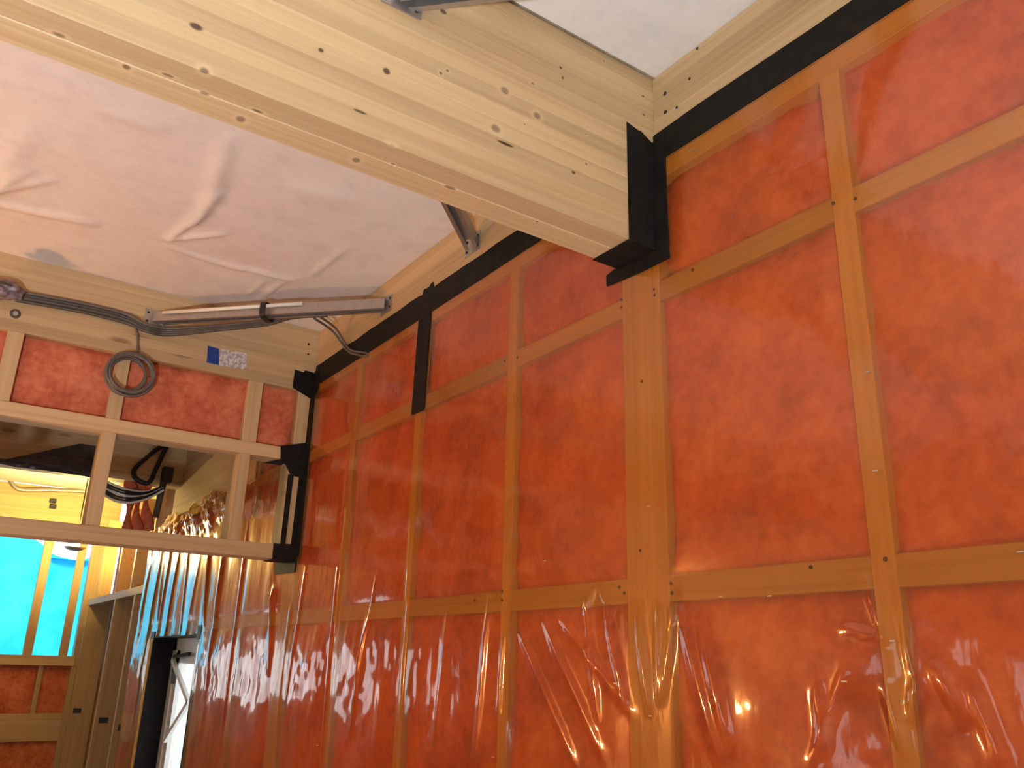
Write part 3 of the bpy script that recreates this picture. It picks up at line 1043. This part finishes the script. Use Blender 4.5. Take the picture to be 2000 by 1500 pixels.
# tarpaulin outside the upper openings
xs = np.linspace(0.25, 1.5, 130)
zs = np.linspace(-.10, 1.0, 50)
X, Z = np.meshgrid(xs, zs, indexing='ij')
dr = .03 * fbm(X * 2.5, Z * 2.0, 71, 3) + .05 * np.exp(-(((Z - .35) + .55 * (X - .95)) / .05) ** 2)
top = .10 * fbm(X * 2.0, X * 0, 73, 2)
P = np.stack([X, G1 + .06 + dr, np.where(Z > .9, Z + top, Z)], -1).reshape(-1, 3)
tag(obj('tarpaulin', P, grid_faces(130, 50).tolist(), M['tarp'], None, True), 'bright blue tarpaulin hung outside the far window opening', 'tarpaulin')

# white window in the right-hand wall
w5 = root('window_5', (1.5, 5.75, -1.3), kind='structure')
MB().box(1.392, 1.60, 6.31, 6.325, -1.3, .12).build('jamb', M['black'], w5)
MB().box(1.392, 1.60, 5.195, 5.21, -1.3, .12).build('jamb', M['black'], w5)
MB().box(1.392, 1.60, 5.195, 6.325, .108, .122).build('head_lining', M['black'], w5)
MB().box(1.388, 1.394, 6.325, 6.39, -1.3, .10).build('foam_edge', M['yellow'], w5)
MB().box(1.389, 1.394, 6.30, 6.40, .09, .15).build('tape_tab', M['rubber'], w5)
MB().box(1.389, 1.394, 5.16, 5.24, .09, .17).build('tape_tab', M['rubber'], w5)
f = MB()
f.box(1.53, 1.60, 6.23, 6.31, -1.3, .108)
f.box(1.53, 1.60, 5.21, 5.29, -1.3, .108)
f.box(1.53, 1.60, 5.21, 6.31, .03, .108)
f.box(1.53, 1.60, 5.21, 6.31, -1.3, -1.22)
f.build('window_frame', M['white'], w5)
f = MB()
f.box(1.54, 1.59, 6.15, 6.23, -1.22, .03)
f.box(1.54, 1.59, 5.29, 5.37, -1.22, .03)
f.box(1.54, 1.59, 5.29, 6.23, -.05, .03)
f.build('sash', M['white'], w5)
MB().box(1.565, 1.57, 5.33, 6.19, -1.2, -.02).build('pane', M['glass'], w5)
MB().bar((1.50, 6.16, -.03), (1.50, 5.62, -.27), .02, .03).build('stay_arm', M['white'], w5)
MB().bar((1.50, 5.62, -.27), (1.50, 6.05, -.52), .02, .03).build('stay_arm', M['white'], w5)
MB().bar((1.51, 6.17, -.01), (1.51, 5.80, .01), .02, .02).build('stay_hinge', M['dark'], w5)
MB().bar((1.51, 6.14, -.03), (1.51, 6.10, -.18), .02, .02).build('stay_hinge', M['dark'], w5)

# conduit on the header, socket, dark sheeting, cables
gp = lambda u, v, y=YG - .02: tuple(px(u, v, 1, y))
tag(MB().tube(spline([gp(18, 935), gp(28, 950), gp(45, 957), gp(100, 957), gp(175, 960)], 6), .022, 8).build('conduit_pipe', M['steel'], None, True),
    'bent grey pipe running along the yellow-lit header of the far wall', 'pipe')
for v in (979, 990):
    a = gp(103, v, YG)
    tag(MB().box(a[0] - .03, a[0] + .03, YG - .03, YG, a[2] - .02, a[2] + .02, .003).build('cable_clip', M['rubber']),
        'small black clip fixed on the yellow-lit header', 'clip', 'clips on the far header')
# dark sheet sagging on the third beam
xs = np.linspace(.26, .86, 60)
zs = np.linspace(0, 1, 24)
X, T = np.meshgrid(xs, zs, indexing='ij')
topz = 1.17 + .17 * np.clip((X - .30) / .4, 0, 1)
botz = 1.125 - .02 * (X - .3)
Z = botz + (topz - botz) * T
Yy = 6.197 - (.03 + .03 * np.clip(fbm(X * 7, Z * 10, 81, 3), -.8, 1.2)) * (1 - T ** 3)
P = np.stack([X, Yy, Z], -1).reshape(-1, 3)
so = tag(obj('plastic_sheet', P, grid_faces(60, 24).tolist(), M['dark_film'], None, True), 'crumpled dark plastic sheet hanging on the shadowed beam', 'plastic sheet')
sp = so.modifiers.new('thickness', 'SOLIDIFY')
sp.thickness = .002
b3 = lambda u, v, y=6.184: tuple(px(u, v, 1, y))
tag(MB().tube(spline([b3(333, 868), b3(315, 872), b3(285, 895), b3(262, 918), b3(266, 935), b3(290, 943), b3(305, 915), b3(322, 880), b3(330, 866)], 8), .016, 8).build('black_cable', M['rubber'], None, True),
    'thick black cable looped on the shadowed beam in the room beyond', 'cable')
a = b3(325, 930)
bx = root('black_plug', a, 'black plug box hanging beside the looped cable', 'plug')
MB().box(a[0] - .035, a[0] + .035, 6.14, 6.20, a[2] - .05, a[2] + .06, .006).build('body', M['rubber'], bx)
MB().tube([(a[0] - .02, 6.15, a[2] - .05), (a[0] - .035, 6.15, a[2] - .30)], .022, 8).build('cord', M['conduit'], bx, True)
for k in range(7):
    dv, yk = k * 5.0, 6.16 - .018 * k
    tag(MB().tube(spline([b3(180, 925 + dv * .7, yk), b3(212, 942 + dv, yk), b3(245, 955 + dv * .9, yk), b3(285, 960 + dv * .5, yk), b3(320, 948 + dv * .3, yk)], 8), .0075, 6)
        .build('thin_cable', M['rubber'] if k % 3 else M['white_tube'], None, True),
        ('black' if k % 3 else 'pale') + ' thin cable in the sagging bunch under the shadowed beam', 'cable', 'sagging cable bunch')
# torn wool under the third beam
tw = MB()
for k in range(3):
    u0 = 252 + 18 * k
    xs = np.linspace(0, 1, 10)
    pts = [b3(u0 + 4 * math.sin(t * 5 + k), 932 + 105 * t, 6.24 + .04 * k) for t in xs]
    tw.tube(pts, [.03 + .015 * math.sin(t * 7 + k) for t in xs], 8)
tag(tw.build('insulation_scrap', M['batt_red'], None, True), 'torn pink insulation hanging beneath the cable bunch', 'insulation')

# ------------------------------------------------------------------ lamps
def bulb_lamp(loc, mat, label, r=.085):
    """work lamp on a tripod: bulb, socket, pole, three legs"""
    rt = root('work_lamp_offscreen', (loc[0], loc[1], ZF), label, 'lamp')
    bm = bmesh.new()
    bmesh.ops.create_icosphere(bm, subdivisions=3, radius=r)
    bm.verts.index_update()
    MB().add([(v.co.x + loc[0], v.co.y + loc[1], v.co.z + loc[2]) for v in bm.verts], [[q.index for q in f.verts] for f in bm.faces]).build('bulb', mat, rt, True)
    bm.free()
    MB().lathe((loc[0], loc[1], loc[2] - r - .08), (0, 0, 1), [(0, .02), (.05, .025), (.085, .02)], 12).build('socket', M['rubber'], rt, True)
    MB().tube([(loc[0], loc[1], ZF + .25), (loc[0], loc[1], loc[2] - r - .07)], .012, 8).build('pole', M['steel'], rt, True)
    for k in range(3):
        q = 2.1 * k + .4
        MB().tube([(loc[0], loc[1], ZF + .55), (loc[0] + .4 * math.cos(q), loc[1] + .4 * math.sin(q), ZF + .012)], .01, 8).build('leg', M['steel'], rt, True)
    return rt


bulb_lamp((-1.2, 3.60, -.10), M['bulb_warm'], 'warm bulb work lamp on a tripod beneath the partition frame')
def flood_lamp(loc, aim, label):
    """flat flood lamp tilted on a short tripod"""
    rt = root('flood_lamp_offscreen', (loc[0], loc[1], ZF), label, 'lamp')
    t = Vector(aim).normalized()
    e = t.cross(Vector((0, 0, 1))).normalized()
    g = e.cross(t)
    c = Vector(loc)
    MB().bar(c - t * .05, c, .28, .20).build('housing', M['rubber'], rt)
    q = [c + t * .003 + e * (a * .12) + g * (b * .08) for a, b in ((-1, -1), (1, -1), (1, 1), (-1, 1))]
    MB().prism([p[:] for p in q], t * .002).build('lens', M['bulb_near'], rt)
    for k in range(5):
        MB().bar(c - t * .07 + e * (.05 * (k - 2)), c - t * .05 + e * (.05 * (k - 2)), .008, .16).build('cooling_fin', M['dark'], rt)
    MB().tube([(c - t * .06)[:], (loc[0], loc[1] - .05, ZF + .15)], .014, 8).build('pole', M['steel'], rt, True)
    for k in range(3):
        a = 2.1 * k + .4
        MB().tube([(loc[0], loc[1] - .05, ZF + .28), (loc[0] + .35 * math.cos(a), loc[1] - .05 + .35 * math.sin(a), ZF + .012)], .01, 8).build('leg', M['steel'], rt, True)
    return rt


flood_lamp((-.85, -.90, -1.10), (-.42, .16, .89), 'flat neutral flood lamp tilted up on a short tripod in the near bay')
p = px(147, 1066, 1, 8.2)
rt = root('hanging_lamp', (p[0], p[1], p[2] + .04), 'lit bulb over an added shading dish, hanging by its cord before the blue tarpaulin', 'lamp')
bm = bmesh.new()
bmesh.ops.create_icosphere(bm, subdivisions=3, radius=.036)
bm.verts.index_update()
MB().add([(v.co.x + p[0], v.co.y + p[1], v.co.z + p[2]) for v in bm.verts], [[q.index for q in f.verts] for f in bm.faces]).build('bulb', M['bulb_far'], rt, True)
bm.free()
MB().lathe((p[0], p[1], p[2] + .03), (0, 0, 1), [(0, .018), (.04, .018), (.06, .008)], 12).build('socket', M['rubber'], rt, True)
MB().lathe((p[0], p[1], p[2] - .044), (0, 0, 1), [(0, .012), (.003, .04), (.012, .065), (.03, .088), (.0315, .085), (.0145, .06), (.006, .035), (.0055, .003)], 24).build('added_dish', M['steel'], rt, True)  # added dish that keeps the bulb's light off the wall below
MB().tube([(p[0], p[1], p[2] + .088), (p[0], p[1], ZC)], .006, 6).build('cord', M['rubber'], rt, True)
